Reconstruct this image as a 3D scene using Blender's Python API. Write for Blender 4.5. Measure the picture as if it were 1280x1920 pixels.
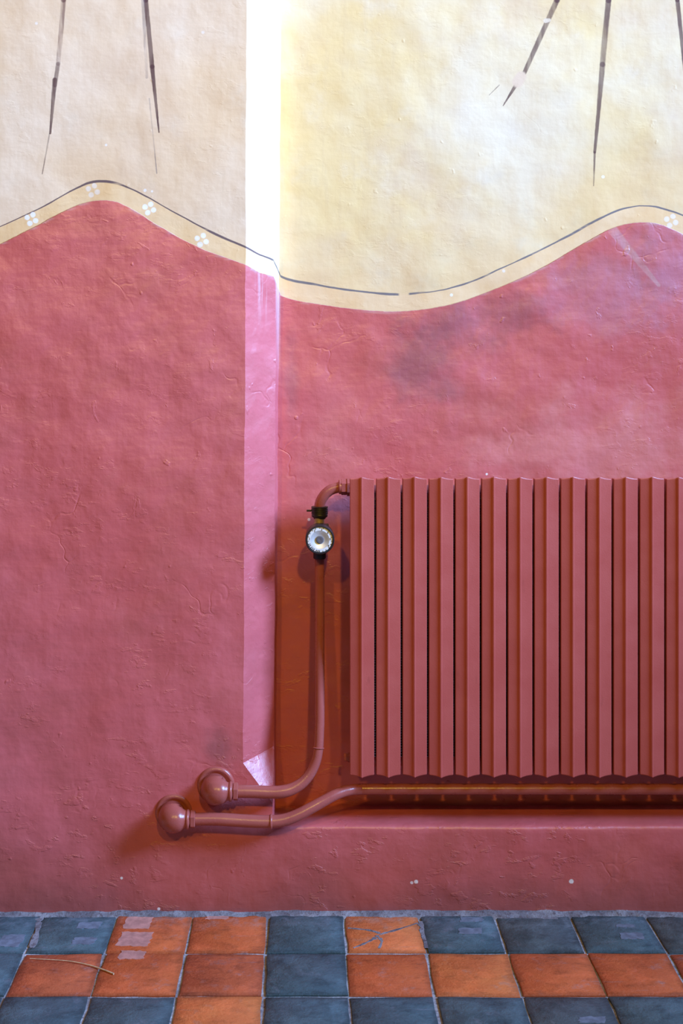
import bpy, bmesh, math, random
from mathutils import Vector, Matrix, noise

random.seed(7)
for o in list(bpy.data.objects):
    bpy.data.objects.remove(o)
scene = bpy.context.scene
COL = scene.collection

# ------------------------------------------------------------------ camera
# focal length 2250 px in a 1280 x 1920 frame, level camera with a shifted lens
FPX, CAMY, CAMZ = 2250.0, -2.4, 1.12
VPX, HOR = 573.0, 664.0
cam = bpy.data.cameras.new('camera')
cam.sensor_fit = 'AUTO'
cam.sensor_width = 36.0
cam.lens = FPX / 1920.0 * 36.0
cam.shift_x = (640.0 - VPX) / 1920.0
cam.shift_y = -(960.0 - HOR) / 1920.0
cam.clip_start = 0.05
cam_o = bpy.data.objects.new('camera', cam)
cam_o.location = (0.0, CAMY, CAMZ)
cam_o.rotation_euler = (math.pi / 2, 0, 0)
COL.objects.link(cam_o)
scene.camera = cam_o

# ------------------------------------------------------------------ light
scene.view_settings.view_transform = 'Standard'
scene.view_settings.look = 'None'
scene.view_settings.exposure = 0.0
scene.view_settings.gamma = 1.0
scene.view_settings.use_curve_mapping = False

world = bpy.data.worlds.new('world')
scene.world = world
world.use_nodes = True
world.node_tree.nodes['Background'].inputs[0].default_value = (0.75, 0.66, 0.52, 1)
world.node_tree.nodes['Background'].inputs[1].default_value = 0.04


def aim(o, target):
    d = Vector(target) - o.location
    o.rotation_euler = d.to_track_quat('-Z', 'Y').to_euler()


def area_light(name, loc, target, sx, sy, color, power, spread=180):
    l = bpy.data.lights.new(name, 'AREA')
    l.shape = 'RECTANGLE'
    l.size, l.size_y = sx, sy
    l.spread = math.radians(spread)      # narrow spread, set to make the daylight fade down the wall
    l.color = color
    l.energy = power
    o = bpy.data.objects.new(name, l)
    o.location = loc
    COL.objects.link(o)
    aim(o, target)
    return o


def spot_light(name, loc, target, radius, color, power, cone):
    l = bpy.data.lights.new(name, 'SPOT')
    l.shadow_soft_size = radius
    l.color = color
    l.energy = power
    l.spot_size = math.radians(cone)
    l.spot_blend = 1.0
    o = bpy.data.objects.new(name, l)
    o.location = loc
    COL.objects.link(o)
    aim(o, target)
    return o


# tall daylight window high up to the right, two warm spot lamps on the ceiling behind the camera, aimed at the painted upper wall
area_light('window_daylight', (4.6, -2.1, 4.2), (-0.38, 0.0, 1.62), 1.3, 2.2, (0.285, 0.51, 1.0), 121, 48)
spot_light('ceiling_lamp_light', (0.55, -4.0, 3.3), (0.15, 0.0, 1.75), 0.10, (1.0, 0.66, 0.10), 292, 62)
spot_light('ceiling_lamp_light', (-1.15, -4.0, 3.3), (-0.1, 0.0, 1.75), 0.10, (1.0, 0.66, 0.10), 162, 62)


# ------------------------------------------------------------------ pixel helpers (used to lay out real-size points on known planes)
def PX(x, y, Y=0.0):
    k = (Y - CAMY) / FPX
    return ((x - VPX) * k, CAMZ - (y - HOR) * k)


NB = 0.11          # depth of the niche behind the front of the wall


# ------------------------------------------------------------------ node expression helper
class E:
    def __init__(self, nt, sock):
        self.nt, self.s = nt, sock

    def _op(self, op, *args, clamp=False):
        n = self.nt.nodes.new('ShaderNodeMath')
        n.operation = op
        n.use_clamp = clamp
        for i, a in enumerate((self,) + args):
            if isinstance(a, E):
                self.nt.links.new(a.s, n.inputs[i])
            else:
                n.inputs[i].default_value = a
        return E(self.nt, n.outputs[0])

    def __add__(self, o): return self._op('ADD', o)
    def __radd__(self, o): return self._op('ADD', o)
    def __sub__(self, o): return self._op('SUBTRACT', o)
    def __rsub__(self, o): return (self * -1.0) + o
    def __mul__(self, o): return self._op('MULTIPLY', o)
    def __rmul__(self, o): return self._op('MULTIPLY', o)
    def __truediv__(self, o): return self._op('DIVIDE', o)
    def abs(self): return self._op('ABSOLUTE')
    def sqrt(self): return self._op('SQRT')
    def max(self, o): return self._op('MAXIMUM', o)
    def min(self, o): return self._op('MINIMUM', o)
    def power(self, o): return self._op('POWER', o)

    def step(self, lo, hi, a=0.0, b=1.0):
        n = self.nt.nodes.new('ShaderNodeMapRange')
        n.interpolation_type = 'SMOOTHSTEP'
        n.clamp = True
        self.nt.links.new(self.s, n.inputs[0])
        for i, v in ((1, lo), (2, hi), (3, a), (4, b)):
            if isinstance(v, E):
                self.nt.links.new(v.s, n.inputs[i])
            else:
                n.inputs[i].default_value = v
        return E(self.nt, n.outputs[0])


class Mat:
    def __init__(self, name):
        self.m = bpy.data.materials.new(name)
        self.m.use_nodes = True
        self.nt = self.m.node_tree
        self.b = self.nt.nodes['Principled BSDF']
        self._pos = None

    def pos(self, obj=False):
        if self._pos is None:
            if obj:
                n = self.nt.nodes.new('ShaderNodeTexCoord')
                self._pos = n.outputs['Object']
            else:
                n = self.nt.nodes.new('ShaderNodeNewGeometry')
                self._pos = n.outputs['Position']
        return self._pos

    def xyz(self):
        n = self.nt.nodes.new('ShaderNodeSeparateXYZ')
        self.nt.links.new(self.pos(), n.inputs[0])
        return [E(self.nt, n.outputs[i]) for i in range(3)]

    def noise(self, scale, detail=3.0, rough=0.55, stretch=None, offset=(0, 0, 0), dist=0.0, vec=None):
        n = self.nt.nodes.new('ShaderNodeTexNoise')
        n.inputs['Scale'].default_value = scale
        n.inputs['Detail'].default_value = detail
        n.inputs['Roughness'].default_value = rough
        n.inputs['Distortion'].default_value = dist
        src = vec or self.pos()
        mp = self.nt.nodes.new('ShaderNodeMapping')
        mp.inputs['Location'].default_value = offset
        if stretch:
            mp.inputs['Scale'].default_value = stretch
        self.nt.links.new(src, mp.inputs[0])
        self.nt.links.new(mp.outputs[0], n.inputs['Vector'])
        return E(self.nt, n.outputs['Fac'])

    def mix(self, f, a, b, mode='MIX'):
        n = self.nt.nodes.new('ShaderNodeMix')
        n.data_type = 'RGBA'
        n.blend_type = mode
        if isinstance(f, E):
            self.nt.links.new(f.s, n.inputs[0])
        else:
            n.inputs[0].default_value = f
        for i, c in ((6, a), (7, b)):
            if isinstance(c, tuple):
                n.inputs[i].default_value = (*c, 1)
            else:
                self.nt.links.new(c, n.inputs[i])
        return n.outputs[2]

    def color(self, c):
        if isinstance(c, tuple):
            self.b.inputs['Base Color'].default_value = (*c, 1)
        else:
            self.nt.links.new(c, self.b.inputs['Base Color'])

    def rough(self, r):
        if isinstance(r, E):
            self.nt.links.new(r.s, self.b.inputs['Roughness'])
        else:
            self.b.inputs['Roughness'].default_value = r

    def bump(self, h, dist, strength=1.0):
        n = self.nt.nodes.new('ShaderNodeBump')
        n.inputs['Strength'].default_value = strength
        n.inputs['Distance'].default_value = dist
        self.nt.links.new(h.s, n.inputs['Height'])
        self.nt.links.new(n.outputs[0], self.b.inputs['Normal'])


# ------------------------------------------------------------------ painted plaster
def curve_node(M, x, pts, x0, x1, z0, z1):
    n = M.nt.nodes.new('ShaderNodeFloatCurve')
    c = n.mapping.curves[0]
    P = [((a - x0) / (x1 - x0), (b - z0) / (z1 - z0)) for a, b in pts]
    c.points[0].location = P[0]
    c.points[1].location = P[-1]
    for p in P[1:-1]:
        c.points.new(*p)
    n.mapping.use_clip = False
    n.mapping.update()
    t = (x - x0) / (x1 - x0)
    M.nt.links.new(t.s, n.inputs['Value'])
    return E(M.nt, n.outputs[0]) * (z1 - z0) + z0


A_front = [(-30, 470), (0, 458), (60, 428), (130, 392), (160, 380), (185, 376), (210, 377), (235, 386), (300, 425), (380, 467), (420, 482), (457, 495)]
A_cham = [(486, 510), (514, 520)]
A_niche = [(526, 553), (600, 571), (690, 582), (760, 583), (830, 574), (920, 545), (1010, 505), (1100, 453), (1160, 424),
           (1195, 417), (1225, 418), (1260, 430), (1330, 470)]
B_front = [(-30, 438), (0, 425), (70, 393), (150, 350), (170, 342), (190, 340), (215, 343), (240, 352), (330, 400), (400, 437), (457, 462)]
B_cham = [(486, 477), (514, 489)]
B_niche = [(526, 518), (600, 535), (700, 549), (745, 552), (770, 551), (840, 541), (950, 498), (1060, 445), (1130, 407),
           (1175, 390), (1210, 386), (1245, 392), (1330, 432)]


def to_world(front, cham, niche):
    out = [(-0.75, 1.28)]
    out += [PX(x, y, 0.0) for x, y in front]
    out += [PX(x, y, 0.03 if x < 500 else 0.06) for x, y in cham]
    out += [PX(x, y, NB) for x, y in niche]
    out += [(0.95, 1.28)]
    return out


def painted_plaster(upper=True):
    """one paint scheme; the lower variant leaves out the cream field that starts far above it"""
    M = Mat('painted_plaster' if upper else 'painted_plaster_dado')
    X, Y, Z = M.xyz()
    n_big = M.noise(2.6, 4, 0.55)
    n_big2 = M.noise(3.4, 4, 0.6, offset=(4.2, 1.0, 7.7))
    n_mid = M.noise(11, 4, 0.6, offset=(1, 3, 2))
    n_fine = M.noise(60, 3, 0.6)
    n_brush = M.noise(70, 3, 0.6, stretch=(1.0, 1.0, 0.12), offset=(3, 3, 3))
    n_brush_h = M.noise(60, 3, 0.6, stretch=(0.12, 1.0, 1.0), offset=(5, 3, 3))
    wob = M.noise(22, 3, 0.5, offset=(9, 2, 4)) - 0.5
    wob2 = M.noise(110, 2, 0.5, offset=(9, 2, 4)) - 0.5

    # ---- strokes: thin dry brush lines painted downwards
    def stroke(col, a, b, w0, w1, tone, alpha, dry=0.0):
        Yp = 0.0 if a[0] < 515 else NB
        ax, az = PX(*a, Yp)
        bx, bz = PX(*b, Yp)
        L2 = (bx - ax) ** 2 + (bz - az) ** 2
        k = (Yp - CAMY) / FPX
        u = X - ax
        v = Z - az
        t = ((u * (bx - ax) + v * (bz - az)) / L2)._op('ADD', 0.0, clamp=True)
        dx = u - t * (bx - ax)
        dz = v - t * (bz - az)
        d = (dx * dx + dz * dz).sqrt() + wob2 * 0.0012 + wob * 0.0010
        w = (t * (w1 - w0) + w0) * (0.66 * k)
        m = 1.0 - d.step(w * 0.72, w * 1.22)
        if dry:
            m = m * n_brush.step(0.5 - 0.12, 0.5 + 0.10, 1 - dry, 1.0)
        return M.mix(m * alpha, col, tone)

    # ---- small round dabs
    def dot(col, c, r, alpha, Yp):
        cx, cz = PX(*c, Yp)
        k = (Yp - CAMY) / FPX
        dx = X - cx
        dz = Z - cz
        d = (dx * dx + dz * dz).sqrt() + wob2 * 0.0022
        m = 1.0 - d.step(r * k * 0.75, r * k * 1.15)
        return M.mix(m * alpha, col, (0.90, 0.88, 0.84))

    if upper:
        zA = curve_node(M, X, to_world(A_front, A_cham, A_niche), -0.75, 0.95, 1.1, 1.55)
        zB = curve_node(M, X, to_world(B_front, B_cham, B_niche), -0.75, 0.95, 1.1, 1.55)
        edge = Z + wob * 0.004 + wob2 * 0.0012
        above = (edge - zA).step(-0.0009, 0.0009)            # 1 over the red dado
        over_line = (edge - zB).step(-0.004, 0.004)
        # thin painted line that swells, thins out and breaks
        thick = M.noise(9, 2, 0.5, offset=(2, 8, 1)).step(0.3, 0.72, 0.0010, 0.0028)
        dl = (Z + wob * 0.003 - zB).abs()
        line = 1.0 - dl.step(thick * 0.6, thick * 1.3)
        gx, _ = PX(757, 551, NB)
        line = line * (X - gx).abs().step(0.008, 0.013)
        line = line * M.noise(45, 2, 0.6, stretch=(0.3, 1, 1)).step(0.28, 0.42, 0.45, 0.95)

        # ---- cream limewash
        right = X.step(-0.09, -0.05)
        cream = M.mix(n_big.step(0.35, 0.68), (0.80, 0.575, 0.345), (0.83, 0.65, 0.46))
        cream_n = M.mix(n_big2.step(0.32, 0.7), (0.80, 0.59, 0.28), (0.81, 0.68, 0.47))
        cream = M.mix(right, cream, cream_n)
        cream = M.mix(n_mid.step(0.5, 0.85, 0, 0.5), cream, (0.82, 0.72, 0.57))
        cream = M.mix(M.noise(5, 5, 0.6, offset=(3, 9, 6)).step(0.48, 0.72, 0, 0.5), cream, (0.70, 0.50, 0.33))
        # grey grime patches on the niche wall
        grime = right * n_big.step(0.5, 0.75) * n_mid.step(0.35, 0.7)
        cream = M.mix(grime * 0.7, cream, (0.46, 0.41, 0.36))
        cream = M.mix(n_brush.step(0.5, 0.8, 0, 0.22), cream, (0.62, 0.45, 0.27))
        low = (Z - zB).step(0.0, 0.22, 1.0, 0.0)             # the wash is yellower above the painted line
        cream = M.mix(low * right * n_mid.step(0.3, 0.6) * 0.75, cream, (0.82, 0.58, 0.29))
        band = M.mix(n_mid.step(0.3, 0.7), (0.82, 0.55, 0.27), (0.84, 0.61, 0.35))
        cream = M.mix(over_line, band, cream)

        dark = (0.105, 0.048, 0.046)
        grey = (0.22, 0.17, 0.17)
        for a, b, w0, w1, tone, al, dry in [
            ((124, -280), (119, 0), 6, 7, dark, 0.85, 0.3),
            ((119, 0), (109, 120), 7, 6, (0.20, 0.10, 0.085), 0.75, 0.6),
            ((109, 120), (103, 160), 6, 6, dark, 0.8, 0.4),
            ((103, 150), (94, 250), 7, 3, dark, 0.92, 0.2),
            ((93, 250), (79, 326), 2, 1.6, dark, 0.6, 0.5),
            ((262, -280), (273, 0), 7, 7, dark, 0.9, 0.2),
            ((273, 0), (285, 125), 6.5, 6.5, dark, 0.9, 0.15),
            ((285, 125), (298, 248), 6.5, 2.0, dark, 0.92, 0.15),
            ((266, -30), (275, 145), 5, 4, grey, 0.5, 0.7),
            ((280, 185), (294, 325), 2, 1.8, grey, 0.6, 0.6),
            ((1150, -250), (1044, 0), 9, 8, dark, 0.85, 0.2),
            ((1044, 0), (983, 136), 8, 6, dark, 0.82, 0.25),
            ((968, 158), (943, 198), 5.5, 1.2, dark, 0.9, 0.2),
            ((936, 159), (917, 178), 1.5, 1.2, dark, 0.6, 0.3),
            ((1152, -250), (1141, 0), 9, 8, dark, 0.85, 0.3),
            ((1141, 0), (1130, 120), 8, 8, dark, 0.85, 0.3),
            ((1130, 120), (1115, 285), 8, 4, dark, 0.85, 0.2),
            ((1115, 285), (1113, 348), 3, 1.6, dark, 0.8, 0.6),
            ((1255, -250), (1270, 0), 7, 6, dark, 0.9, 0.2),
            ((1270, 0), (1290, 190), 6.5, 4, dark, 0.88, 0.15),
            ((1290, 190), (1298, 300), 4, 1.5, dark, 0.8, 0.4),
        ]:
            cream = stroke(cream, a, b, w0, w1, tone, al, dry)
        # plaster repair that interrupts one stroke
        cream = stroke(cream, (1023, 38), (1030, 37), 7, 5, (0.78, 0.64, 0.46), 0.9)
        cream = stroke(cream, (977, 143), (971, 153), 15, 17, (0.78, 0.60, 0.42), 0.95)
        cream = M.mix(line, cream, M.mix(right, (0.13, 0.085, 0.095), (0.17, 0.155, 0.165)))

        # four-petal white flowers stencilled on the band
        for (cx, cy, R, al, Yp) in [(59, 411, 8.5, 0.95, 0), (174, 357, 9, 0.5, 0), (280, 391, 8.5, 0.95, 0), (378, 450, 9, 0.85, 0), (1258, 414, 9, 0.55, NB)]:
            for q in range(4):
                a = math.radians(70 + 90 * q)
                cream = dot(cream, (cx + R * math.cos(a), cy - R * math.sin(a)), 5.2, al, Yp)
        for c, r, al in [((1131, 331), 3, 0.8), ((846, 553), 3, 0.8), ((944, 508), 3, 0.5)]:
            cream = dot(cream, c, r, al, NB)
        for c, r, al in [((272, 357), 3, 0.7), ((285, 359), 2.4, 0.6), ((199, 272), 2.5, 0.7), ((68, 44), 3, 0.5), ((380, 60), 3, 0.4)]:
            cream = dot(cream, c, r, al, 0.0)

    # ---- red dado
    red = M.mix(n_big2.step(0.3, 0.7), (0.585, 0.108, 0.104), (0.62, 0.130, 0.136))
    red = M.mix(n_big.step(0.55, 0.75, 0, 0.5), red, (0.55, 0.118, 0.082))
    red = M.mix(n_mid.step(0.5, 0.8, 0, 0.35), red, (0.68, 0.18, 0.185))
    red = M.mix(n_brush_h.step(0.5, 0.8, 0, 0.25), red, (0.46, 0.085, 0.07))
    red = M.mix(M.noise(6, 6, 0.62, offset=(1, 4, 9), stretch=(0.8, 1, 1.3)).step(0.48, 0.7, 0, 0.45), red, (0.45, 0.090, 0.072))

    def smear_and_sheen(col, c, rx, rz, alpha, tone, Yp):
        cx, cz = PX(*c, Yp)
        k = (Yp - CAMY) / FPX
        dx = (X - cx) / (rx * k)
        dz = (Z - cz) / (rz * k)
        d = (dx * dx + dz * dz).sqrt() + (n_mid - 0.5) * 2.0 + (n_big2 - 0.5) * 1.2
        return M.mix(d.step(0.2, 1.1, alpha, 0.0), col, tone)

    plum = (0.22, 0.085, 0.115)
    red = smear_and_sheen(red, (790, 680), 90, 95, 0.50, plum, NB)  # purple stain doubling as bluish window sheen painted in
    red = smear_and_sheen(red, (860, 610), 130, 60, 0.40, plum, NB)
    red = smear_and_sheen(red, (930, 590), 120, 60, 0.35, plum, NB)
    red = smear_and_sheen(red, (1130, 540), 150, 90, 0.32, (0.42, 0.20, 0.27), NB)
    red = smear_and_sheen(red, (1270, 500), 110, 120, 0.40, (0.42, 0.22, 0.32), NB)  # bluish daylight sheen painted into the red
    red = smear_and_sheen(red, (405, 1400), 45, 50, 0.45, (0.18, 0.07, 0.07), 0.0)
    red = smear_and_sheen(red, (545, 740), 22, 160, 0.40, (0.30, 0.12, 0.15), NB)
    red = smear_and_sheen(red, (640, 965), 45, 32, 0.45, (0.27, 0.10, 0.17), NB)
    red = smear_and_sheen(red, (430, 1530), 60, 30, 0.35, (0.28, 0.11, 0.13), 0.0)
    red = smear_and_sheen(red, (1120, 850), 300, 110, 0.42, (0.80, 0.33, 0.30), NB)
    red = smear_and_sheen(red, (620, 860), 90, 140, 0.25, (0.78, 0.28, 0.25), NB)
    # dirt along the foot of the wall, also painting in light that fades downwards
    foot = (Z + (n_mid - 0.5) * 0.09).step(0.0, 0.085, 1.0, 0.0)
    red = M.mix(foot * 0.55, red, (0.17, 0.045, 0.045))
    grime_falloff = (Z + (n_mid - 0.5) * 0.16 + (n_big - 0.5) * 0.3).step(0.05, 0.22, 1.0, 0.0)  # patchy brown grime doubling as painted daylight falloff
    red = M.mix(grime_falloff * 0.38, red, (0.33, 0.075, 0.045))
    # drips that ran down below the ledge
    drip = M.noise(38, 2, 0.5, stretch=(1, 1, 0.03), offset=(7, 1, 0)).step(0.62, 0.7) * X.step(0.5, 0.6) * Z.step(0.02, 0.07) * Z.step(0.12, 0.17, 1, 0)
    red = M.mix(drip * 0.35, red, (0.2, 0.05, 0.05))
    for c, r, al, Yp in [((780, 1654), 4, 0.8, 0), ((772, 1656), 3, 0.6, 0), ((1071, 1653), 4.5, 0.8, 0), ((228, 1646), 2.5, 0.8, 0), ((298, 1703), 3, 0.7, 0),
                         ((912, 889), 2.2, 0.9, NB), ((579, 974), 3, 0.5, NB)]:
        red = dot(red, c, r, al, Yp)
    if upper:
        # pale worn rims where the red meets the cream
        red = M.mix(((zA - edge).step(0.0, 0.008, 1, 0) * n_brush_h.step(0.5, 0.6)) * 0.5, red, (0.62, 0.40, 0.38))
        # dribbled whitish wash on the splayed corner; return's reflected light painted as a strip
        cx0, _ = PX(492, 500, 0.04)
        cx1, _ = PX(521, 500, 0.09)
        rim = (X - cx1).abs().step(0.001, 0.006, 1, 0) * (zA - Z).step(0.0, 0.22, 1, 0)
        drb = (X - cx0).abs().step(0.002, 0.017, 1, 0) * (zA - Z).step(0.0, 0.13, 1, 0) * M.noise(160, 2, 0.5, stretch=(1, 1, 0.03)).step(0.48, 0.62)
        red = M.mix(rim.max(drb * 0.7) * 0.5, red, (0.78, 0.70, 0.70))
        streak = stroke(red, (1150, 433), (1235, 535), 14, 5, (0.62, 0.44, 0.42), 0.35, 0.5)
        col = M.mix(above, streak, cream)
    else:
        col = red
    M.color(col)
    if upper:
        M.rough(above.step(0, 1, 0.42, 0.70))
        M.nt.links.new(above.step(0, 1, 1.0, 0.15).s, M.b.inputs['Specular IOR Level'])
    else:
        M.rough(0.42)
        M.b.inputs['Specular IOR Level'].default_value = 1.0
        above = E(M.nt, M.nt.nodes.new('ShaderNodeValue').outputs[0])
        above.s.default_value = 0.0

    # ---- relief: trowel waves, brush marks, flaked paint edges
    wv = M.nt.nodes.new('ShaderNodeVectorMath')
    wv.operation = 'MULTIPLY_ADD'
    wn = M.nt.nodes.new('ShaderNodeTexNoise')
    wn.inputs['Scale'].default_value = 14
    wn.inputs['Detail'].default_value = 2
    M.nt.links.new(M.pos(), wn.inputs['Vector'])
    M.nt.links.new(wn.outputs['Color'], wv.inputs[0])
    wv.inputs[1].default_value = (0.11, 0.11, 0.11)
    M.nt.links.new(M.pos(), wv.inputs[2])
    vor = M.nt.nodes.new('ShaderNodeTexVoronoi')
    vor.feature = 'DISTANCE_TO_EDGE'
    vor.inputs['Scale'].default_value = 9
    M.nt.links.new(wv.outputs[0], vor.inputs['Vector'])
    crack = E(M.nt, vor.outputs['Distance']).step(0.0, 0.035, 1.0, 0.0)
    crack = crack * M.noise(7, 3, 0.6, offset=(3, 1, 8)).step(0.55, 0.66)
    flake = M.noise(20, 5, 0.62, offset=(8, 8, 1), dist=0.6).step(0.64, 0.69) * (1.0 - above * 0.7)
    pits = M.noise(30, 5, 0.62, stretch=(0.75, 1, 1.4), offset=(4, 2, 6), dist=0.3).step(0.54, 0.63) * M.noise(4, 3, 0.6, offset=(5, 5, 5)).step(0.42, 0.6) * Z.step(0.3, 1.1, 1.0, 0.35)
    lump = M.noise(38, 2, 0.5, offset=(1, 6, 3)).step(0.70, 0.80)
    h = M.noise(4.5, 2, 0.5, offset=(2, 7, 5)) * 1.1 + M.noise(13, 3, 0.45, offset=(6, 2, 1)) * 0.55 + n_fine * 0.075
    h = h + n_brush * 0.035 + n_brush_h * 0.045 - crack * 0.045 * (1.0 - above * 0.8) + flake * 0.03 + lump * 0.09 + pits * 0.075
    h = h * (1.0 - above * 0.45)
    M.bump(h, 0.012, 0.8)
    return M.m


def red_enamel(name, base, alt, rough, spec=0.5, grain=0.0006):
    M = Mat(name)
    n1 = M.noise(14, 4, 0.6)
    n2 = M.noise(420, 2, 0.5)
    n3 = M.noise(45, 3, 0.6, stretch=(1, 1, 0.35), offset=(2, 2, 2))
    c = M.mix(n1.step(0.35, 0.7), base, alt)
    c = M.mix(n3.step(0.64, 0.76, 0, 0.35), c, tuple(v * 0.7 for v in base))
    M.color(c)
    M.rough(n1.step(0.3, 0.7, rough - 0.04, rough + 0.06))
    M.b.inputs['Specular IOR Level'].default_value = spec
    M.bump(n2 * 0.6 + n3 * 0.6, grain, 0.6)
    return M.m


def simple(name, c, rough, metal=0.0, spec=0.5, var=0.15, scale=60):
    M = Mat(name)
    n = M.noise(scale, 4, 0.6)
    M.color(M.mix(n.step(0.3, 0.7), tuple(v * (1 - var) for v in c), tuple(min(1, v * (1 + var)) for v in c)))
    M.rough(rough)
    M.b.inputs['Metallic'].default_value = metal
    M.b.inputs['Specular IOR Level'].default_value = spec
    M.bump(n, 0.0005, 0.4)
    return M.m


def tile_material(name, a, b, dust, rough):
    M = Mat(name)
    n1 = M.noise(9, 5, 0.62)
    n2 = M.noise(34, 7, 0.72, stretch=(0.6, 1.0, 1.0), offset=(3, 1, 0))
    n3 = M.noise(190, 3, 0.6)
    c = M.mix(n1.step(0.32, 0.68), a, b)
    c = M.mix(n2.step(0.48, 0.70, 0, 0.75), c, tuple(v * 0.5 for v in a))
    c = M.mix(M.noise(13, 6, 0.7, offset=(8, 3, 2)).step(0.47, 0.66, 0, 0.55), c, tuple(v * 1.5 for v in b))
    c = M.mix(M.noise(24, 5, 0.7, offset=(6, 6, 0)).step(0.55, 0.72, 0, 0.5), c, dust)
    c = M.mix(n3.step(0.72, 0.78, 0, 0.5), c, dust)
    # scuffed mortar haze where the tiles meet the wall, dirt along each tile's rim
    _, Yw, _ = M.xyz()
    haze = Yw.step(-0.085, -0.012) * M.noise(26, 5, 0.7, offset=(2, 3, 1)).step(0.44, 0.66)
    c = M.mix(haze * 0.55, c, tuple(v * 1.25 for v in dust))
    tc = M.nt.nodes.new('ShaderNodeTexCoord')
    sp = M.nt.nodes.new('ShaderNodeSeparateXYZ')
    M.nt.links.new(tc.outputs['Object'], sp.inputs[0])
    rim = E(M.nt, sp.outputs[0]).abs().max(E(M.nt, sp.outputs[1]).abs())
    rim = (rim + (n2 - 0.5) * 0.03).step(0.058, 0.073)
    c = M.mix(rim * 0.5, c, tuple(v * 0.35 for v in a))
    scr = M.noise(70, 3, 0.6, stretch=(0.10, 1.0, 1.0), offset=(1, 1, 1)).step(0.66, 0.72)
    c = M.mix(scr * 0.30, c, dust)
    M.color(c)
    M.rough(n2.step(0.3, 0.7, rough - 0.06, rough + 0.12))
    M.b.inputs['Specular IOR Level'].default_value = 0.32
    M.bump(n2 * 0.9 + n3 * 0.3 + n1 * 0.6, 0.0055, 0.7)
    return M.m


MAT = {}
MAT['wall'] = painted_plaster()
MAT['dado'] = painted_plaster(False)
MAT['radiator'] = red_enamel('radiator_enamel', (0.46, 0.084, 0.064), (0.49, 0.094, 0.072), 0.45)
MAT['pipe'] = red_enamel('pipe_enamel', (0.38, 0.088, 0.070), (0.42, 0.105, 0.083), 0.27, 0.55)
MAT['black'] = simple('black_plastic', (0.022, 0.016, 0.015), 0.42)
MAT['brass'] = simple('dull_brass', (0.40, 0.28, 0.19), 0.5, 0.4)
MAT['white'] = simple('white_plastic', (0.80, 0.80, 0.78), 0.4, var=0.03)
MAT['silver'] = simple('satin_metal', (0.74, 0.73, 0.71), 0.42, 0.45, var=0.04)
MAT['hub'] = simple('grey_hub', (0.20, 0.18, 0.19), 0.3, 0.3)
MAT['ink'] = simple('dial_ink', (0.03, 0.04, 0.06), 0.6)
MAT['fin'] = simple('bare_fin_metal', (0.42, 0.47, 0.55), 0.25, 0.9)
MAT['slate'] = tile_material('slate_blue_tile', (0.054, 0.098, 0.110), (0.086, 0.142, 0.154), (0.20, 0.22, 0.25), 0.42)
MAT['slate2'] = tile_material('slate_green_tile', (0.056, 0.080, 0.084), (0.085, 0.114, 0.118), (0.18, 0.20, 0.21), 0.42)
MAT['terra'] = tile_material('terracotta_tile', (0.64, 0.142, 0.040), (0.56, 0.120, 0.040), (0.40, 0.24, 0.20), 0.48)
MAT['terra2'] = tile_material('dark_terracotta_tile', (0.45, 0.098, 0.040), (0.53, 0.12, 0.044), (0.34, 0.20, 0.18), 0.46)
MAT['terra3'] = tile_material('orange_terracotta_tile', (0.76, 0.22, 0.062), (0.68, 0.17, 0.052), (0.45, 0.26, 0.18), 0.5)
MAT['straw'] = simple('dry_straw', (0.62, 0.42, 0.24), 0.6, var=0.25, scale=90)
MAT['light_on_slate'] = simple('painted_light_on_slate', (0.15, 0.18, 0.22), 0.6, var=0.25, scale=70)
MAT['light_on_terra'] = simple('painted_light_on_terracotta', (0.52, 0.24, 0.19), 0.6, var=0.2, scale=70)


def grout_material(name, lo, hi, dk):
    M = Mat(name)
    n = M.noise(18, 5, 0.65)
    n2 = M.noise(120, 4, 0.6)
    c = M.mix(n.step(0.35, 0.7), lo, hi)
    c = M.mix(n2.step(0.5, 0.7), c, dk)
    M.color(c)
    M.rough(0.8)
    M.bump(n2 + n, 0.004, 0.8)
    return M.m


MAT['grout'] = grout_material('pale_grout', (0.22, 0.21, 0.22), (0.52, 0.51, 0.52), (0.14, 0.12, 0.13))
MAT['mortar'] = grout_material('grey_mortar', (0.13, 0.115, 0.125), (0.30, 0.28, 0.29), (0.10, 0.075, 0.08))


# ------------------------------------------------------------------ mesh helpers
def link(name, mesh, mat=None, parent=None):
    o = bpy.data.objects.new(name, mesh)
    if mat is not None and not mesh.materials:
        mesh.materials.append(mat)
    COL.objects.link(o)
    if parent is not None:
        o.parent = parent
    return o


def obj(name, bm, mat, parent=None, smooth=False, angle=35):
    bmesh.ops.recalc_face_normals(bm, faces=bm.faces[:])
    me = bpy.data.meshes.new(name)
    bm.to_mesh(me)
    bm.free()
    if smooth:
        for p in me.polygons:
            p.use_smooth = True
        me.set_sharp_from_angle(angle=math.radians(angle))
    return link(name, me, mat, parent)


def thing(name, label, cat, loc=(0, 0, 0), group=None):
    o = bpy.data.objects.new(name, None)
    o.empty_display_size = 0.05
    o.location = loc
    o['label'] = label
    o['category'] = cat
    if group:
        o['group'] = group
    COL.objects.link(o)
    return o


def keep(o, parent):
    """parent while keeping world coordinates"""
    o.parent = parent
    o.matrix_parent_inverse = Matrix.Translation(-Vector(parent.location))
    return o


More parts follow.
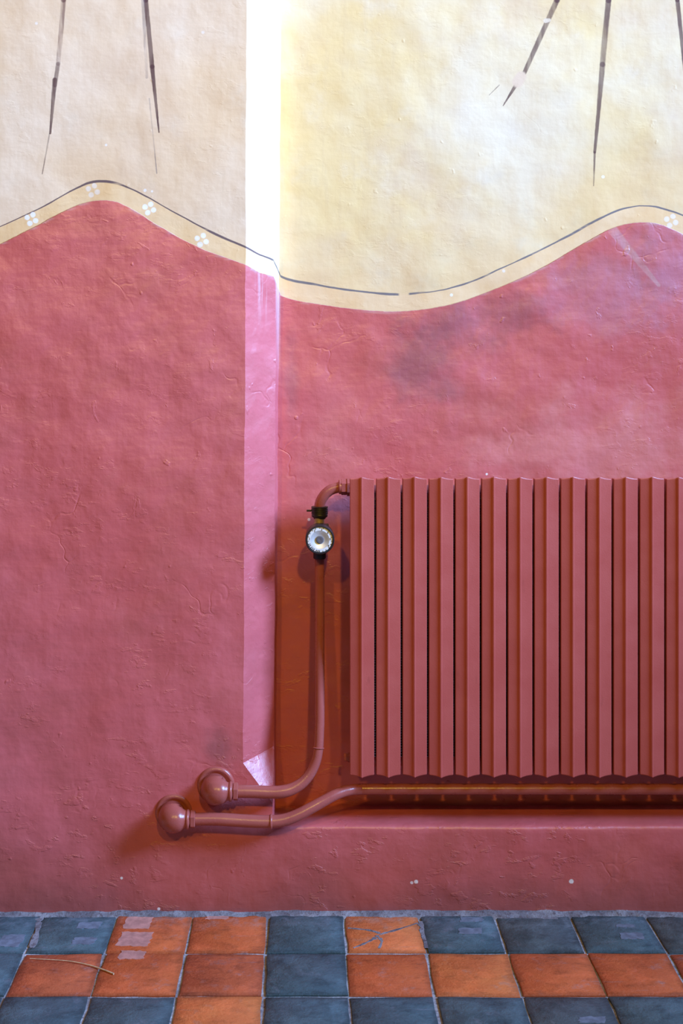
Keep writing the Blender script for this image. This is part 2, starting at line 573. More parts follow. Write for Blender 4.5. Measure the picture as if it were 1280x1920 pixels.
def tube(bm, pts, radii, seg=20, cap=True):
    """swept tube along a list of points with a radius per point"""
    pts = [Vector(p) for p in pts]
    n = len(pts)
    tang = []
    for i in range(n):
        a = pts[max(i - 1, 0)]
        b = pts[min(i + 1, n - 1)]
        tang.append((b - a).normalized())
    ref = Vector((0, 0, 1)) if abs(tang[0].z) < 0.9 else Vector((1, 0, 0))
    u = tang[0].cross(ref).normalized()
    rings = []
    for i in range(n):
        t = tang[i]
        u = (u - t * u.dot(t)).normalized()
        v = t.cross(u)
        r = radii[i] if isinstance(radii, (list, tuple)) else radii
        rings.append([bm.verts.new(pts[i] + (u * math.cos(2 * math.pi * k / seg) + v * math.sin(2 * math.pi * k / seg)) * r) for k in range(seg)])
    for i in range(n - 1):
        for k in range(seg):
            bm.faces.new((rings[i][k], rings[i][(k + 1) % seg], rings[i + 1][(k + 1) % seg], rings[i + 1][k]))
    if cap:
        bm.faces.new(rings[0][::-1])
        bm.faces.new(rings[-1])


def lathe(bm, origin, axis, prof, seg=32):
    """revolve (distance along axis, radius) pairs"""
    axis = Vector(axis).normalized()
    ref = Vector((0, 0, 1)) if abs(axis.z) < 0.9 else Vector((1, 0, 0))
    u = axis.cross(ref).normalized()
    v = axis.cross(u)
    O = Vector(origin)
    rings = []
    for d, r in prof:
        if r < 1e-6:
            rings.append([bm.verts.new(O + axis * d)])
        else:
            rings.append([bm.verts.new(O + axis * d + (u * math.cos(2 * math.pi * k / seg + math.pi / seg) + v * math.sin(2 * math.pi * k / seg + math.pi / seg)) * r) for k in range(seg)])
    for a, b in zip(rings, rings[1:]):
        for k in range(seg):
            k2 = (k + 1) % seg
            if len(a) == 1 and len(b) == 1:
                continue
            if len(a) == 1:
                bm.faces.new((a[0], b[k], b[k2]))
            elif len(b) == 1:
                bm.faces.new((a[k], a[k2], b[0]))
            else:
                bm.faces.new((a[k], a[k2], b[k2], b[k]))
    if len(rings[0]) > 1:
        bm.faces.new(rings[0])
    if len(rings[-1]) > 1:
        bm.faces.new(rings[-1])


def box(bm, c, s, bev=0.0):
    r = bmesh.ops.create_cube(bm, size=1.0)
    for v in r['verts']:
        v.co = Vector((v.co.x * s[0] + c[0], v.co.y * s[1] + c[1], v.co.z * s[2] + c[2]))
    if bev:
        es = list({e for v in r['verts'] for e in v.link_edges})
        bmesh.ops.bevel(bm, geom=es, offset=bev, segments=2, affect='EDGES', profile=0.5)


def catmull(pts, sub=8):
    pts = [Vector(p) for p in pts]
    P = [pts[0] * 2 - pts[1]] + pts + [pts[-1] * 2 - pts[-2]]
    out = []
    for i in range(1, len(P) - 2):
        p0, p1, p2, p3 = P[i - 1], P[i], P[i + 1], P[i + 2]
        for k in range(sub):
            t = k / sub
            out.append(0.5 * ((2 * p1) + (p2 - p0) * t + (2 * p0 - 5 * p1 + 4 * p2 - p3) * t * t + (3 * p1 - p0 - 3 * p2 + p3) * t ** 3))
    out.append(pts[-1])
    return out


def P3(x, y, Y):
    a, b = PX(x, y, Y)
    return Vector((a, Y, b))


# ------------------------------------------------------------------ the wall with its splayed corner and radiator niche
XL, XR, ZT = -1.5, 2.1, 2.55


def fx(z):                       # front edge of the splay, leaning a little
    return -0.1250 + (z - 0.30) * 0.0042


def bx_(z):                      # back edge of the splay
    return -0.0655 + (z - 0.30) * 0.0050


def rx(z):                       # inner corner of the niche
    return -0.0620 + (z - 0.30) * 0.0065


ZP1, ZP2, ZP3 = 0.302, 0.316, 0.222
CX, LZ = -0.0662, 0.176


def rough_disp(p):
    p = Vector(p)
    d = noise.noise(p * 2.3 + Vector((3.1, 0, 1.7))) * 0.0045
    d += noise.noise(p * 6.5 + Vector((0, 5, 2))) * 0.0028
    d += noise.noise(p * 17 + Vector((9, 5, 2))) * 0.0012
    d += noise.noise(p * 46 + Vector((1, 2, 7))) * 0.00055
    s = noise.noise(p * 12 + Vector((4, 4, 4))) * 0.0014 + noise.noise(p * 42 + Vector((4, 14, 4))) * 0.0007
    return Vector((s, d, s * 0.4))


def build_wall():
    rows = sorted(set([LZ, ZP1, ZP2, ZP3, 0.0] + [i * 0.010 for i in range(0, 256)]))
    rows = [z for i, z in enumerate(rows) if i == 0 or z - rows[i - 1] > 0.0008 or z in (LZ, ZP1, ZP2, ZP3)]
    V, F = [], []

    def patch(lines):
        base = len(V)
        w = len(lines[0])
        for ln in lines:
            for p in ln:
                V.append(tuple(Vector(p) + rough_disp(p)))
        for j in range(len(lines) - 1):
            for i in range(w - 1):
                a = base + j * w + i
                F.append((a, a + 1, a + w + 1, a + w))

    def lerp_line(a, b, n):
        a, b = Vector(a), Vector(b)
        return [a.lerp(b, i / n) for i in range(n + 1)]

    def front_edge(z):
        if z >= ZP1:
            return Vector((fx(z), 0, z))
        if z >= ZP3:
            t = (z - ZP3) / (ZP1 - ZP3)
            return Vector((CX + (fx(ZP1) - CX) * t, 0, z))
        return Vector((CX, 0, z))

    P1 = Vector((fx(ZP1), 0, ZP1))
    P2 = Vector((bx_(ZP2), 0.06, ZP2))
    Pc = Vector((CX, 0, ZP3))

    def back_edge(z):            # start of the straight return
        if z >= ZP2:
            return Vector((bx_(z), 0.06, z))
        if z >= ZP3:
            return Pc.lerp(P2, (z - ZP3) / (ZP2 - ZP3))
        return Vector((CX, 0, z))

    # front face on the left
    patch([lerp_line((XL, 0, z), front_edge(z), 130) for z in rows])
    # splay
    L = []
    for z in rows:
        if z < ZP1:
            continue
        e = Vector((bx_(z), 0.06, z)) if z >= ZP2 else P1.lerp(P2, (z - ZP1) / (ZP2 - ZP1))
        L.append(lerp_line(front_edge(z), e, 8))
    patch(L)
    # slanting stop at the foot of the splay
    L = []
    for z in rows:
        if ZP3 <= z <= ZP2:
            l = front_edge(z) if z <= ZP1 else P1.lerp(P2, (z - ZP1) / (ZP2 - ZP1))
            L.append(lerp_line(l, back_edge(z), 8))
    patch(L)
    # return into the niche
    patch([lerp_line(back_edge(z), (rx(z), NB, z), 8) for z in rows if z >= LZ])
    # niche back
    patch([lerp_line((rx(z), NB, z), (XR, NB, z), 200) for z in rows if z >= LZ])
    # ledge, its worn rounded nose and the wall below it
    prof = [(NB, LZ), (0.08, LZ), (0.05, LZ), (0.025, LZ), (0.012, LZ - 0.0003), (0.006, LZ - 0.001), (0.003, LZ - 0.0022), (0.001, LZ - 0.0045), (0, LZ - 0.008)]
    prof += [(0, z) for z in reversed(rows) if z < LZ - 0.012]
    patch([[Vector((CX + (XR - CX) * i / 230, y, z)) for i in range(231)] for y, z in prof])
    me = bpy.data.meshes.new('wall_back')
    me.from_pydata(V, [], F)
    me.materials.append(MAT['wall'])
    me.materials.append(MAT['dado'])
    for p in me.polygons:
        p.use_smooth = True
        if p.center.z < 0.90:
            p.material_index = 1
    me.update()
    o = link('wall_back', me)
    o['kind'] = 'structure'
    o['label'] = 'uneven plaster wall, cream above a wavy red dado, with a splayed radiator niche'
    return o


wall = build_wall()

# ------------------------------------------------------------------ floor of square tiles
TS = 0.15
bm = bmesh.new()
box(bm, (0.3, -1.45, -0.0265), (3.6, 3.1, 0.05))
floor = obj('floor', bm, MAT['grout'])
floor['kind'] = 'structure'
floor['label'] = 'floor of slate blue and terracotta square tiles in pale grout'

PAT = ['DDRRDRDDDDDRDD',      # nearest the wall, from column -3
       'DRRRDRRRRRDDRD',
       'DDDRDDDDDDRDDR',
       'RDRDDRRDDRDDRD',
       'DDRDRDDRRDDRDD']
C0 = -4


def make_tile(name, cx, cy, sx, sy, mat, seed):
    rnd = random.Random(seed)
    bm = bmesh.new()
    h = 0.008
    n = 4
    # outline with slightly uneven edges
    ring = []
    for s in range(4):
        for i in range(n):
            t = i / n
            x, y = [(-.5 + t, -.5), (.5, -.5 + t), (.5 - t, .5), (-.5, .5 - t)][s]
            j = 0.0016
            ring.append(((x * sx + rnd.uniform(-j, j)), (y * sy + rnd.uniform(-j, j))))
    top_in = [bm.verts.new((x * 0.972, y * 0.972, 0.0)) for x, y in ring]
    top_out = [bm.verts.new((x, y, -0.0016)) for x, y in ring]
    bot = [bm.verts.new((x, y, -h)) for x, y in ring]
    m = len(ring)
    for a, b in ((top_in, top_out), (top_out, bot)):
        for i in range(m):
            bm.faces.new((a[i], a[(i + 1) % m], b[(i + 1) % m], b[i]))
    bm.faces.new(top_in)
    bm.faces.new(bot[::-1])
    o = obj(name, bm, mat, floor, True, 50)
    o.location = (cx, cy, rnd.uniform(0.0016, 0.0032))
    o.rotation_euler = (rnd.uniform(-.006, .006), rnd.uniform(-.006, .006), rnd.uniform(-.012, .012))
    return o


tiles = {}
for r, rowp in enumerate(PAT):
    for c, ch in enumerate(rowp):
        col = c + C0
        rnd = random.Random(r * 100 + c)
        mat = rnd.choice(['slate', 'slate', 'slate2']) if ch == 'D' else rnd.choice(['terra', 'terra', 'terra2', 'terra3'])
        key = (r, col)
        fixed = {(0, -2): 'terra', (0, -1): 'terra', (0, 1): 'terra3', (1, -3): 'terra2', (1, -2): 'terra', (1, -1): 'terra2', (1, 1): 'terra',
                 (1, 2): 'terra3', (1, 3): 'terra', (1, 4): 'terra', (2, -1): 'terra3', (0, 3): 'slate2', (0, 5): 'slate2', (0, 0): 'slate',
                 (1, 0): 'slate', (2, 0): 'slate', (2, 1): 'slate', (0, 2): 'slate'}
        mat = fixed.get(key, mat)
        g = rnd.uniform(0.0035, 0.007)
        cy = -0.010 - TS * (r + 0.5)
        tiles[key] = make_tile('tile', col * TS + 0.0005 + rnd.uniform(-.0012, .0012), cy + rnd.uniform(-.001, .001),
                               TS - g, TS - g, MAT[mat], r * 31 + c)

# ragged mortar bead where floor meets wall
bm = bmesh.new()
NX = 420
lines = []
for j, (yy, zz) in enumerate([(0.012, 0.008), (-0.003, 0.0065), (-0.009, 0.0050), (-0.016, 0.0034), (-0.023, -0.004)]):
    ln = []
    for i in range(NX + 1):
        x = -1.45 + 3.5 * i / NX
        w = noise.noise(Vector((x * 9, j * 0.3, 1))) * 0.6 + noise.noise(Vector((x * 34, j, 5))) * 0.5
        ln.append(bm.verts.new((x, yy - (0.008 * w if j else 0), zz + (0.0055 * w if j < 4 else 0))))
    lines.append(ln)
for a, b in zip(lines, lines[1:]):
    for i in range(NX):
        bm.faces.new((a[i], a[i + 1], b[i + 1], b[i]))
obj('mortar_bead', bm, MAT['mortar'], floor, True, 60)


# weak reflections on some tiles, painted as thin pale rectangles
def light_patch(tile_key, px, py, w, h, mat, seed):
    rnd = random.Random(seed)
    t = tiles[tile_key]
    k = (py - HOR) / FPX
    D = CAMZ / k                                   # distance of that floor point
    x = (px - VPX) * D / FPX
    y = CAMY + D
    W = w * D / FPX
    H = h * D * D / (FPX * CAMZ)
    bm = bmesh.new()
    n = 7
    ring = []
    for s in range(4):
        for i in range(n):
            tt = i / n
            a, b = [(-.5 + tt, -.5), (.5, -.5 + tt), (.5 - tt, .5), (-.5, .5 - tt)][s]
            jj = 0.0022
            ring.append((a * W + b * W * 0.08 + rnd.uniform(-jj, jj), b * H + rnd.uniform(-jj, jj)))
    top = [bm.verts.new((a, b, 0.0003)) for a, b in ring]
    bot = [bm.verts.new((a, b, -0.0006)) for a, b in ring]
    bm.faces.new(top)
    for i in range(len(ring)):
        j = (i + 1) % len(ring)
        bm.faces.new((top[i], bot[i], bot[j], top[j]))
    o = obj('painted_light_patch', bm, MAT[mat], t)
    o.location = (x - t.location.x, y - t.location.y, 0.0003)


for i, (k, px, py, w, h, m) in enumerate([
    ((0, -2), 258, 1733, 48, 22, 'light_on_terra'), ((0, -2), 253, 1763, 60, 26, 'light_on_terra'), ((1, -2), 247, 1794, 48, 15, 'light_on_terra'),
    ((0, -3), 166, 1737, 42, 12, 'light_on_slate'), ((0, -3), 158, 1766, 42, 13, 'light_on_slate'),
    ((0, -4), 22, 1766, 42, 22, 'light_on_slate'), ((0, -1), 408, 1723, 40, 6, 'light_on_terra'),
    ((0, 2), 884, 1727, 42, 9, 'light_on_slate'), ((0, 2), 882, 1749, 44, 11, 'light_on_slate'),
    ((0, 4), 1172, 1739, 34, 6, 'light_on_slate'), ((0, 4), 1184, 1758, 44, 12, 'light_on_slate'),
    ((2, 2), 1110, 1914, 52, 12, 'light_on_slate'),
]):
    light_patch(k, px, py, w, h, m, i)



# mortar smeared over broken tile corners and into cracks
def floor_pt(px, py, z=0.0):
    D = CAMZ * FPX / (py - HOR)
    return Vector(((px - VPX) * D / FPX, CAMY + D, z))


def mortar_strip(tile_key, pts, wid, seed):
    rnd = random.Random(seed)
    t = tiles[tile_key]
    P = catmull([floor_pt(*p) for p in pts], 6)
    bm = bmesh.new()
    prev = None
    for i, p in enumerate(P):
        u = i / (len(P) - 1)
        d = (P[min(i + 1, len(P) - 1)] - P[max(i - 1, 0)]).normalized()
        nrm = Vector((-d.y, d.x, 0))
        w = (wid[0] + (wid[1] - wid[0]) * u) * rnd.uniform(0.4, 1.5) * 0.0013
        row = [bm.verts.new(p + nrm * (w + rnd.uniform(0, 0.0012)) + Vector((0, 0, -0.0010))), bm.verts.new(p + nrm * w * 0.8 + Vector((0, 0, 0.0005))),
               bm.verts.new(p - nrm * w * 0.8 + Vector((0, 0, 0.0005))), bm.verts.new(p - nrm * (w + rnd.uniform(0, 0.0012)) + Vector((0, 0, -0.0010)))]
        if prev:
            for a in range(3):
                bm.faces.new((prev[a], prev[a + 1], row[a + 1], row[a]))
        prev = row
    bmesh.ops.translate(bm, verts=bm.verts[:], vec=(-t.location.x, -t.location.y, 0))
    obj('mortar_smear', bm, MAT['mortar'], t)


for k_, (key_, pts_, w_) in enumerate([
    ((0, 1), [(652, 1742), (690, 1746), (712, 1752)], (1.6, 3)), ((0, 1), [(712, 1754), (745, 1745), (783, 1733)], (3, 1.2)),
    ((0, 1), [(662, 1779), (685, 1770), (704, 1760)], (1.2, 3)), ((0, 1), [(705, 1756), (715, 1766), (710, 1780)], (4, 1.5)),
    ((0, 1), [(788, 1730), (793, 1750), (800, 1780)], (6, 3)), ((0, -3), [(72, 1722), (70, 1745), (60, 1780)], (6, 4)),
    ((0, 3), [(940, 1722), (985, 1722), (1045, 1724)], (2, 3)),
]):
    mortar_strip(key_, pts_, w_, k_)

# the dry stalk lying across two tiles
pts = []
for px, py in [(56, 1802), (90, 1804), (130, 1807), (165, 1814), (190, 1822), (213, 1831)]:
    D = CAMZ * FPX / (py - HOR)
    pts.append((((px - VPX) * D / FPX), CAMY + D, 0.0048))
bm = bmesh.new()
cp = catmull(pts, 6)
tube(bm, cp, [0.0006 + 0.0012 * (i / len(cp)) ** 1.5 for i in range(len(cp))], 8)
o = obj('dry_stalk', bm, MAT['straw'], None, True, 60)
o['label'] = 'thin curved dry stalk lying across red floor tiles'
o['category'] = 'stalk'

# ------------------------------------------------------------------ radiator
RY = -0.020                                  # plane of the section edges
RD = RY - CAMY
RX0, RZT = PX(656, 898, RY)
_, RZB = PX(656, 1453, RY)
PITCH = 49.42 * RD / FPX
GAP = 4.2 * RD / FPX
SW = PITCH - GAP
HY = 0.040                                   # depth of the water headers
NSEC = 20
rad = thing('radiator', 'dark red steel column radiator with ridged vertical sections set in the wall niche', 'radiator', (RX0 + PITCH * NSEC / 2, HY, RZB))


def section_mesh():
    bm = bmesh.new()
    w = SW / 2
    # plan profile of the folded sheet: x, protrusion towards the room
    front = [(-w, -0.016), (-w, -0.0008), (-w + 0.0008, 0.0002), (-w * 0.72, 0.0010), (-w * 0.45, 0.0019), (-0.0056, 0.0030), (-0.0047, 0.0032), (-0.0043, 0.0043),
             (-0.0027, 0.0044), (-0.0023, 0.0055), (-0.0006, 0.0057), (0.0004, 0.0054), (0.0014, 0.0042),
             (w * 0.45, 0.0022), (w * 0.72, 0.0011), (w - 0.0008, 0.0002), (w, -0.0008), (w, -0.016)]
    h = RZT - RZB

    def flare(x):
        d = abs(x) / w
        return 0.0046 * max(0.0, 1 - d) ** 2.0

    zs = [0, 0.006, h * 0.25, h * 0.5, h * 0.75, h - 0.006, h]
    rings = []
    for z in zs:
        ring = []
        for x, p in front:
            zz = z
            ins = 0.0
            if z == h:
                zz = h + flare(x)
                ins = 0.0006
            elif z == 0:
                zz = -flare(x) * 0.9
                ins = 0.0006
            elif abs(z - (h - 0.006)) < 1e-6:
                zz = h - 0.0014 + flare(x)
            elif abs(z - 0.006) < 1e-6:
                zz = 0.0014 - flare(x) * 0.9
            ring.append(bm.verts.new((x * (1 - ins / w), -(p - ins), zz)))
        rings.append(ring)
    m = len(front)
    for a, b in zip(rings, rings[1:]):
        for i in range(m - 1):
            bm.faces.new((a[i], a[i + 1], b[i + 1], b[i]))
    # turned-in flange along the top
    for r in (rings[-1],):
        half = m // 2
        for i in range(half - 1):
            j = m - 1 - i
            if i + 1 == j - 1:
                bm.faces.new((r[i], r[i + 1], r[j]))
            else:
                bm.faces.new((r[i], r[i + 1], r[j - 1], r[j]))
    bmesh.ops.recalc_face_normals(bm, faces=bm.faces[:])
    me = bpy.data.meshes.new('section')
    bm.to_mesh(me)
    bm.free()
    for p in me.polygons:
        p.use_smooth = True
    me.set_sharp_from_angle(angle=math.radians(9))
    me.materials.append(MAT['radiator'])
    return me


sm = section_mesh()


def fin_mesh():
    """pressed fins of bare metal behind the gap between two sections"""
    bm = bmesh.new()
    h = RZT - RZB
    z = 0.03
    while z < h - 0.042:
        vs = [(-0.010, 0.0, z), (0.010, 0.0, z), (0.010, 0.016, z + 0.0024), (-0.010, 0.016, z + 0.0024)]
        top = [bm.verts.new(v) for v in vs]
        bot = [bm.verts.new((a, b, c - 0.0012)) for a, b, c in vs]
        bm.faces.new(top)
        bm.faces.new(bot[::-1])
        for i in range(4):
            bm.faces.new((top[i], bot[i], bot[(i + 1) % 4], top[(i + 1) % 4]))
        z += 0.0052
    box(bm, (0, 0.0115, h / 2), (0.02, 0.006, h - 0.06))
    bmesh.ops.recalc_face_normals(bm, faces=bm.faces[:])
    me = bpy.data.meshes.new('fin_stack')
    bm.to_mesh(me)
    bm.free()
    me.materials.append(MAT['fin'])
    return me


fm = fin_mesh()
for i in range(NSEC):
    xc = RX0 + SW / 2 + PITCH * i
    s = link('section', sm, None)
    s.location = (xc, RY, RZB + (i % 3 - 1) * 0.0004)
    keep(s, rad)
    if i < NSEC - 1:
        f = link('fin_stack', fm, None)
        f.location = (xc + PITCH / 2, RY + 0.022, RZB)
        f['kind'] = 'stuff'
        keep(f, rad)
RX1 = RX0 + PITCH * NSEC
_, ZH1 = PX(645, 913, HY)
_, ZH0 = PX(647, 1420, HY)
for z in (ZH1, ZH0):
    bm = bmesh.new()
    tube(bm, [(RX0 + 0.002, HY, z), (RX1 - 0.004, HY, z)], 0.017, 20)
    keep(obj('header', bm, MAT['radiator'], None, True), rad)
# blanking plug low on the left
bm = bmesh.new()
lathe(bm, (RX0 + 0.003, HY, ZH0), (-1, 0, 0), [(0, 0.010), (0.005, 0.010), (0.005, 0.0082), (0.0125, 0.0082), (0.0135, 0.0068)], 6)
keep(obj('blanking_plug', bm, MAT['pipe'], None), rad)
# union nut and tail at the top left
bm = bmesh.new()
lathe(bm, (RX0 + 0.004, HY, ZH1), (-1, 0, 0), [(0, 0.0185), (0.008, 0.0185), (0.008, 0.0160), (0.0095, 0.0165), (0.019, 0.0165), (0.0205, 0.0145)], 6)
keep(obj('union_nut', bm, MAT['pipe'], None), rad)
bm = bmesh.new()
lathe(bm, (RX0 - 0.0155, HY, ZH1), (-1, 0, 0), [(0, 0.0148), (0.004, 0.0148), (0.006, 0.0125)], 24)
keep(obj('union_collar', bm, MAT['pipe'], None, True), rad)
# wall brackets
for x in (RX0 + PITCH * 2.5, RX0 + PITCH * 16.5):
    for z in (ZH1 - 0.03, ZH0 + 0.03):
        bm = bmesh.new()
        box(bm, (x, (HY + NB) / 2 + 0.004, z), (0.02, NB - HY + 0.006, 0.008), 0.001)
        box(bm, (x, NB - 0.001, z), (0.03, 0.006, 0.05), 0.001)
        box(bm, (x, HY, z + (0.008 if z > 0.5 else -0.008)), (0.02, 0.03, 0.010), 0.001)
        keep(obj('bracket', bm, MAT['pipe'], None), rad)

# ------------------------------------------------------------------ pipes
EY = -0.034                                   # pipes run this far in front of the wall
PYB = HY                                      # depth of the riser in the niche


def elbow(parent, c):
    """malleable elbow leaving the wall and turning right, with beaded rim"""
    pts, rad_ = [], []
    for i in range(4):
        pts.append((c.x - 0.002, 0.010 + (EY + 0.006) * i / 3 * 0.55, c.z))
        rad_.append(0.0215 + 0.0015 * i)
    R = 0.016
    for i in range(9):
        a = math.pi / 2 * i / 8
        pts.append((c.x - 0.002 + R * (1 - math.cos(a)), EY + R - R * math.sin(a) - 0.0, c.z))
        rad_.append(0.0262 + 0.0030 * math.sin(math.pi * i / 8) - 0.0022 * i / 8)
    for dx, r in ((0.0185, 0.0225), (0.022, 0.0195), (0.0255, 0.0175), (0.0285, 0.0168), (0.0295, 0.0185), (0.0318, 0.0192), (0.0340, 0.0185), (0.0348, 0.0165), (0.036, 0.0150)):
        pts.append((c.x + dx, EY, c.z))
        rad_.append(r)
    bm = bmesh.new()
    tube(bm, pts, rad_, 28)
    keep(obj('elbow', bm, MAT['pipe'], None, True, 55), parent)
    bm = bmesh.new()
    lathe(bm, (c.x + 0.0370, EY, c.z), (1, 0, 0), [(0, 0.0160), (0.001, 0.0178), (0.0085, 0.0178), (0.0095, 0.0160)], 6)
    keep(obj('lock_nut', bm, MAT['pipe'], None), parent)
    bm = bmesh.new()
    lathe(bm, (c.x, 0.012, c.z), (0, -1, 0), [(0, 0.038), (0.010, 0.038), (0.0145, 0.0365), (0.0170, 0.033), (0.0160, 0.0295), (0.013, 0.027), (0.0125, 0.018)], 40)
    keep(obj('wall_rosette', bm, MAT['pipe'], None, True, 60), parent)


def ring_on(parent, name, p, d, r, w):
    bm = bmesh.new()
    lathe(bm, Vector(p) - Vector(d).normalized() * w / 2, d, [(0, r - 0.001), (w * 0.15, r + 0.0012), (w * 0.5, r + 0.0020), (w * 0.85, r + 0.0012), (w, r - 0.001)], 28)
    keep(obj(name, bm, MAT['pipe'], None, True, 60), parent)


# upper pipe: out of the wall, right, back into the niche and up to the valve
e1 = P3(402, 1484, EY)
feed = thing('supply_pipe', 'upper dark red pipe bending from a wall elbow up to the thermostat valve', 'pipe', (e1.x, 0, e1.z))
elbow(feed, e1)
VX, VZ = PX(600, 1012, PYB - 0.03)
VX = PX(599, 1100, PYB)[0]
path = [Vector((e1.x + 0.034, EY, e1.z)), Vector((e1.x + 0.07, EY, e1.z)), P3(505, 1485.5, EY + 0.001)]
key = [(528, 1484.5, EY + 0.001), (548, 1479, EY + 0.004), (567, 1467, EY + 0.008), (582, 1449, EY + 0.013), (592, 1427, EY + 0.018),
       (596.5, 1403, EY + 0.022), (598, 1375, EY + 0.027), (599, 1340, EY + 0.034), (599, 1250, EY + 0.052), (599, 1150, PYB - 0.004), (599, 1100, PYB)]
path += [P3(*k) for k in key]
path.append(Vector((VX, PYB, PX(599, 1047, PYB)[1])))
fine = catmull(path, 7)
rr = []
for p in fine:
    t = min(1, max(0, (p.x - PX(530, 0, 0)[0]) / 0.07))
    rr.append(0.0123 - 0.0024 * t)
bm = bmesh.new()
tube(bm, fine, rr, 24)
keep(obj('pipe_run', bm, MAT['pipe'], None, True, 60), feed)
wp = P3(596.6, 1402, EY + 0.0222)
ring_on(feed, 'weld_ring', wp, (0.10, 0.16, 1.0), 0.0100, 0.003)

# lower pipe: out of the wall, right, up into the niche and along below the radiator
e2 = P3(322, 1536, EY)
ret = thing('return_pipe', 'lower dark red pipe rising from a wall elbow and running under the radiator', 'pipe', (e2.x, 0, e2.z))
elbow(ret, e2)
LY = 0.016
path = [Vector((e2.x + 0.034, EY, e2.z)), Vector((e2.x + 0.09, EY, e2.z)), P3(465, 1539.5, EY), P3(508, 1540.5, EY)]
path += [P3(*k) for k in [(532, 1537.5, EY + 0.001), (556, 1529, EY + 0.004), (582, 1515.5, EY + 0.010), (608, 1501, EY + 0.019), (630, 1489.5, EY + 0.029),
                          (650, 1482.5, EY + 0.039), (672, 1480, LY - 0.003), (720, 1479.5, LY)]]
zl = path[-1].z
path += [Vector((0.6, LY, zl)), Vector((1.2, LY, zl - 0.001)), Vector((2.05, LY, zl - 0.002))]
fine = catmull(path, 7)
rr = []
for p in fine:
    t = min(1, max(0, (p.x - PX(510, 0, 0)[0]) / 0.12))
    rr.append(0.0123 - 0.0018 * t)
bm = bmesh.new()
tube(bm, fine, rr, 24)
keep(obj('pipe_run', bm, MAT['pipe'], None, True, 60), ret)
ring_on(ret, 'weld_ring', P3(508, 1540.5, EY), (1, 0, 0), 0.0124, 0.006)

# ------------------------------------------------------------------ thermostat valve
KZ = PX(600, 1012, -0.015)[1]
valve = thing('thermostat_valve', 'radiator thermostat with round white numbered dial and black collar on the riser', 'thermostat', (VX, PYB, PX(600, 1047, PYB)[1]))


def vpart(name, bm, mat, smooth=True, ang=40):
    return keep(obj(name, bm, mat, None, smooth, ang), valve)


def zpix(y, Y=None):
    return PX(600, y, PYB if Y is None else Y)[1]


# bent tail from the collar up and over to the radiator
bm = bmesh.new()
tail = [Vector((VX, PYB, zpix(955))), Vector((VX + 0.0005, PYB, zpix(945)))]
tail += [P3(604, 934, PYB), P3(612, 924, PYB), P3(622, 917.5, PYB), P3(632, 914.5, PYB), Vector((RX0 - 0.016, HY, ZH1))]
tl = catmull(tail, 7)
tube(bm, tl, 0.0108, 22)
vpart('tail_pipe', bm, MAT['pipe'], True, 60)
# ribbed black collar
bm = bmesh.new()
zt, zb = zpix(949), zpix(969)
L = zt - zb
prof = [(0, 0.012)]
nr = 4
for i in range(nr):
    a = i * 0.72 * L / nr
    b = (i + 1) * 0.72 * L / nr
    prof += [(a, 0.0160), (a + 0.0004, 0.0170), (b - 0.0014, 0.0170), (b - 0.0010, 0.0156)]
prof += [(0.74 * L, 0.0164), (0.93 * L, 0.0160), (L, 0.0145), (L + 0.0005, 0.0128), (L + 0.003, 0.0122)]
lathe(bm, (VX, PYB - 0.004, zt), (0, 0, -1), prof, 32)
vpart('ribbed_collar', bm, MAT['black'])
bm = bmesh.new()
zp = zpix(957)
tube(bm, [(VX - 0.012, PYB - 0.004, zp), (VX - 0.0265, PYB - 0.004, zp)], 0.0020, 10)
vpart('locking_pin', bm, MAT['black'])
# brass neck
bm = bmesh.new()
zt2 = zpix(970)
lathe(bm, (VX - 0.001, PYB - 0.006, zt2), (0, 0, -1), [(0, 0.0104), (0.009, 0.0102), (0.011, 0.0112), (0.013, 0.0116), (0.024, 0.0115), (0.040, 0.0120), (0.060, 0.0118)], 28)
vpart('brass_neck', bm, MAT['brass'])
bm = bmesh.new()
box(bm, (VX + 0.0125, PYB - 0.010, zpix(986)), (0.011, 0.012, 0.011), 0.001)
vpart('side_lug', bm, MAT['black'], False)
# body linking the neck to the dial
bm = bmesh.new()
lathe(bm, (VX, PYB + 0.010, KZ), (0, -1, 0), [(0, 0.012), (0.003, 0.0155), (0.014, 0.0160), (0.018, 0.0185), (0.022, 0.0215)], 28)
vpart('valve_body', bm, MAT['brass'])
# lower collar onto the riser
bm = bmesh.new()
lathe(bm, (VX, PYB - 0.002, zpix(1036)), (0, 0, -1), [(0, 0.0130), (0.010, 0.0130), (0.0115, 0.0120), (0.0125, 0.0110)], 24)
vpart('lower_collar', bm, MAT['black'])
# dial: black drum, white ring, dished silver centre, hub
KY = -0.018
bm = bmesh.new()
d0 = PYB - 0.008 - KY
lathe(bm, (VX, PYB - 0.008, KZ), (0, -1, 0), [(0, 0.0215), (0.004, 0.0265), (0.010, 0.0285), (d0 - 0.006, 0.0290), (d0 - 0.001, 0.0288), (d0 + 0.0004, 0.0280),
                                              (d0 + 0.0006, 0.0262), (d0 - 0.0014, 0.0252), (d0 - 0.0060, 0.0252), (d0 - 0.0060, 0.0)], 48)
drum = vpart('dial_drum', bm, MAT['black'])
bm = bmesh.new()
lathe(bm, (VX, KY + 0.0062, KZ), (0, -1, 0), [(0, 0.0250), (0.0042, 0.0250), (0.0050, 0.0244), (0.0052, 0.0186), (0.0046, 0.0182), (0.0, 0.0182)], 48)
ringo = vpart('dial_ring', bm, MAT['white'])
bm = bmesh.new()
lathe(bm, (VX, KY + 0.0062, KZ), (0, -1, 0), [(0, 0.0181), (0.0050, 0.0181), (0.0048, 0.0172), (0.0030, 0.0120), (0.0014, 0.0078), (0.0012, 0.0)], 48)
vpart('dished_centre', bm, MAT['silver'], True, 60)
bm = bmesh.new()
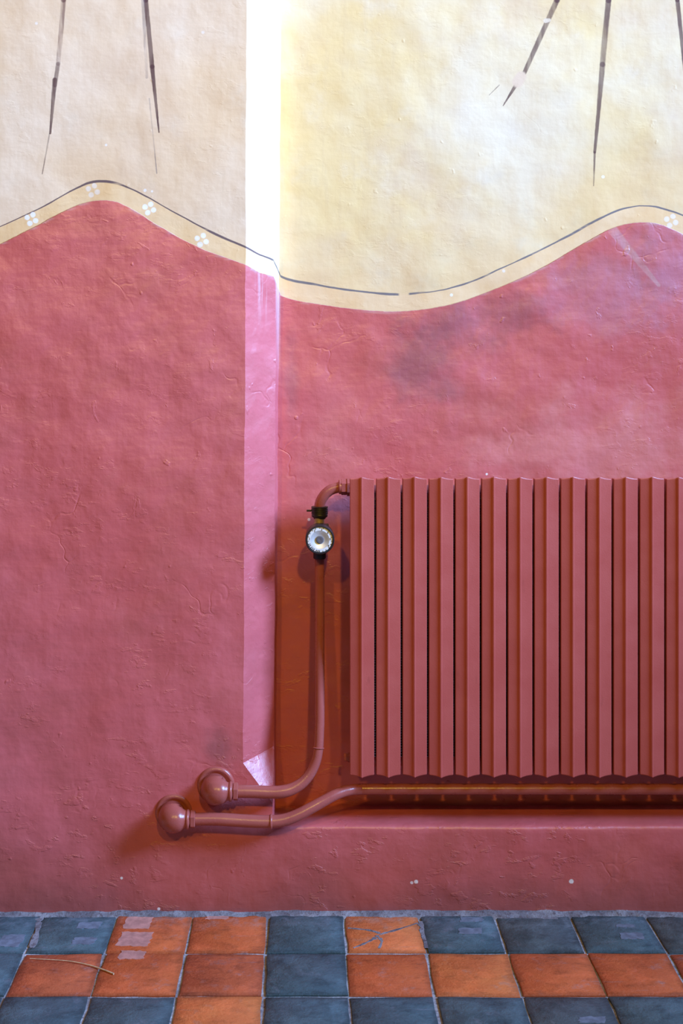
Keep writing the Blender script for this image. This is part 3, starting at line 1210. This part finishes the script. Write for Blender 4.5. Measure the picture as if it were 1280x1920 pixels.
lathe(bm, (VX, KY + 0.0056, KZ), (0, -1, 0), [(0, 0.0078), (0.0030, 0.0078), (0.0040, 0.0070), (0.0045, 0.0045), (0.0040, 0.0020), (0.0038, 0.0)], 32)
vpart('hub', bm, MAT['hub'])
# tick marks and numerals on the white ring
FY = KY + 0.0062 - 0.0052 - 0.0001


def flat_mark(name, bm, mat):
    o = obj(name, bm, mat)
    o.parent = ringo
    return o


def ticks(angs, r0, r1, w):
    bm = bmesh.new()
    for a in angs:
        ca, sa = math.cos(math.radians(a)), math.sin(math.radians(a))
        pts = [(r0, -w), (r1, -w), (r1, w), (r0, w)]
        top = [bm.verts.new((VX + r * ca - s * sa, FY - 0.0002, KZ + r * sa + s * ca)) for r, s in pts]
        bot = [bm.verts.new((VX + r * ca - s * sa, FY + 0.0004, KZ + r * sa + s * ca)) for r, s in pts]
        bm.faces.new(top)
        for i in range(4):
            bm.faces.new((top[i], bot[i], bot[(i + 1) % 4], top[(i + 1) % 4]))
    return bm


flat_mark('tick_marks', ticks([111, 90, 73, 128, 147, 165, 186, 45, 28, 12, -6, -22, -40, -58, -75], 0.0222, 0.0246, 0.00045), MAT['ink'])
flat_mark('setting_marks', ticks([-92, -100, -108, -122, -130, -138, -150, -158], 0.0206, 0.0246, 0.0007), MAT['ink'])
for ch, ang in [('1', 175), ('2', 120), ('3', 80), ('4', 42), ('5', 4), ('6', -33)]:
    cu = bpy.data.curves.new('numeral', 'FONT')
    cu.body = ch
    cu.size = 0.0062
    cu.align_x = 'CENTER'
    cu.align_y = 'CENTER'
    cu.extrude = 0.0002
    tmp = bpy.data.objects.new('tmp', cu)
    COL.objects.link(tmp)
    bpy.context.view_layer.update()
    me = bpy.data.meshes.new_from_object(tmp.evaluated_get(bpy.context.evaluated_depsgraph_get()))
    bpy.data.objects.remove(tmp)
    a = math.radians(ang)
    mt = Matrix.Translation((VX + 0.0206 * math.cos(a), FY - 0.0001, KZ + 0.0206 * math.sin(a))) @ Matrix.Rotation(math.radians(90), 4, 'X')
    me.transform(mt)
    me.name = 'numeral'
    me.materials.clear()
    me.materials.append(MAT['ink'])
    o = link('numeral', me)
    o.parent = ringo
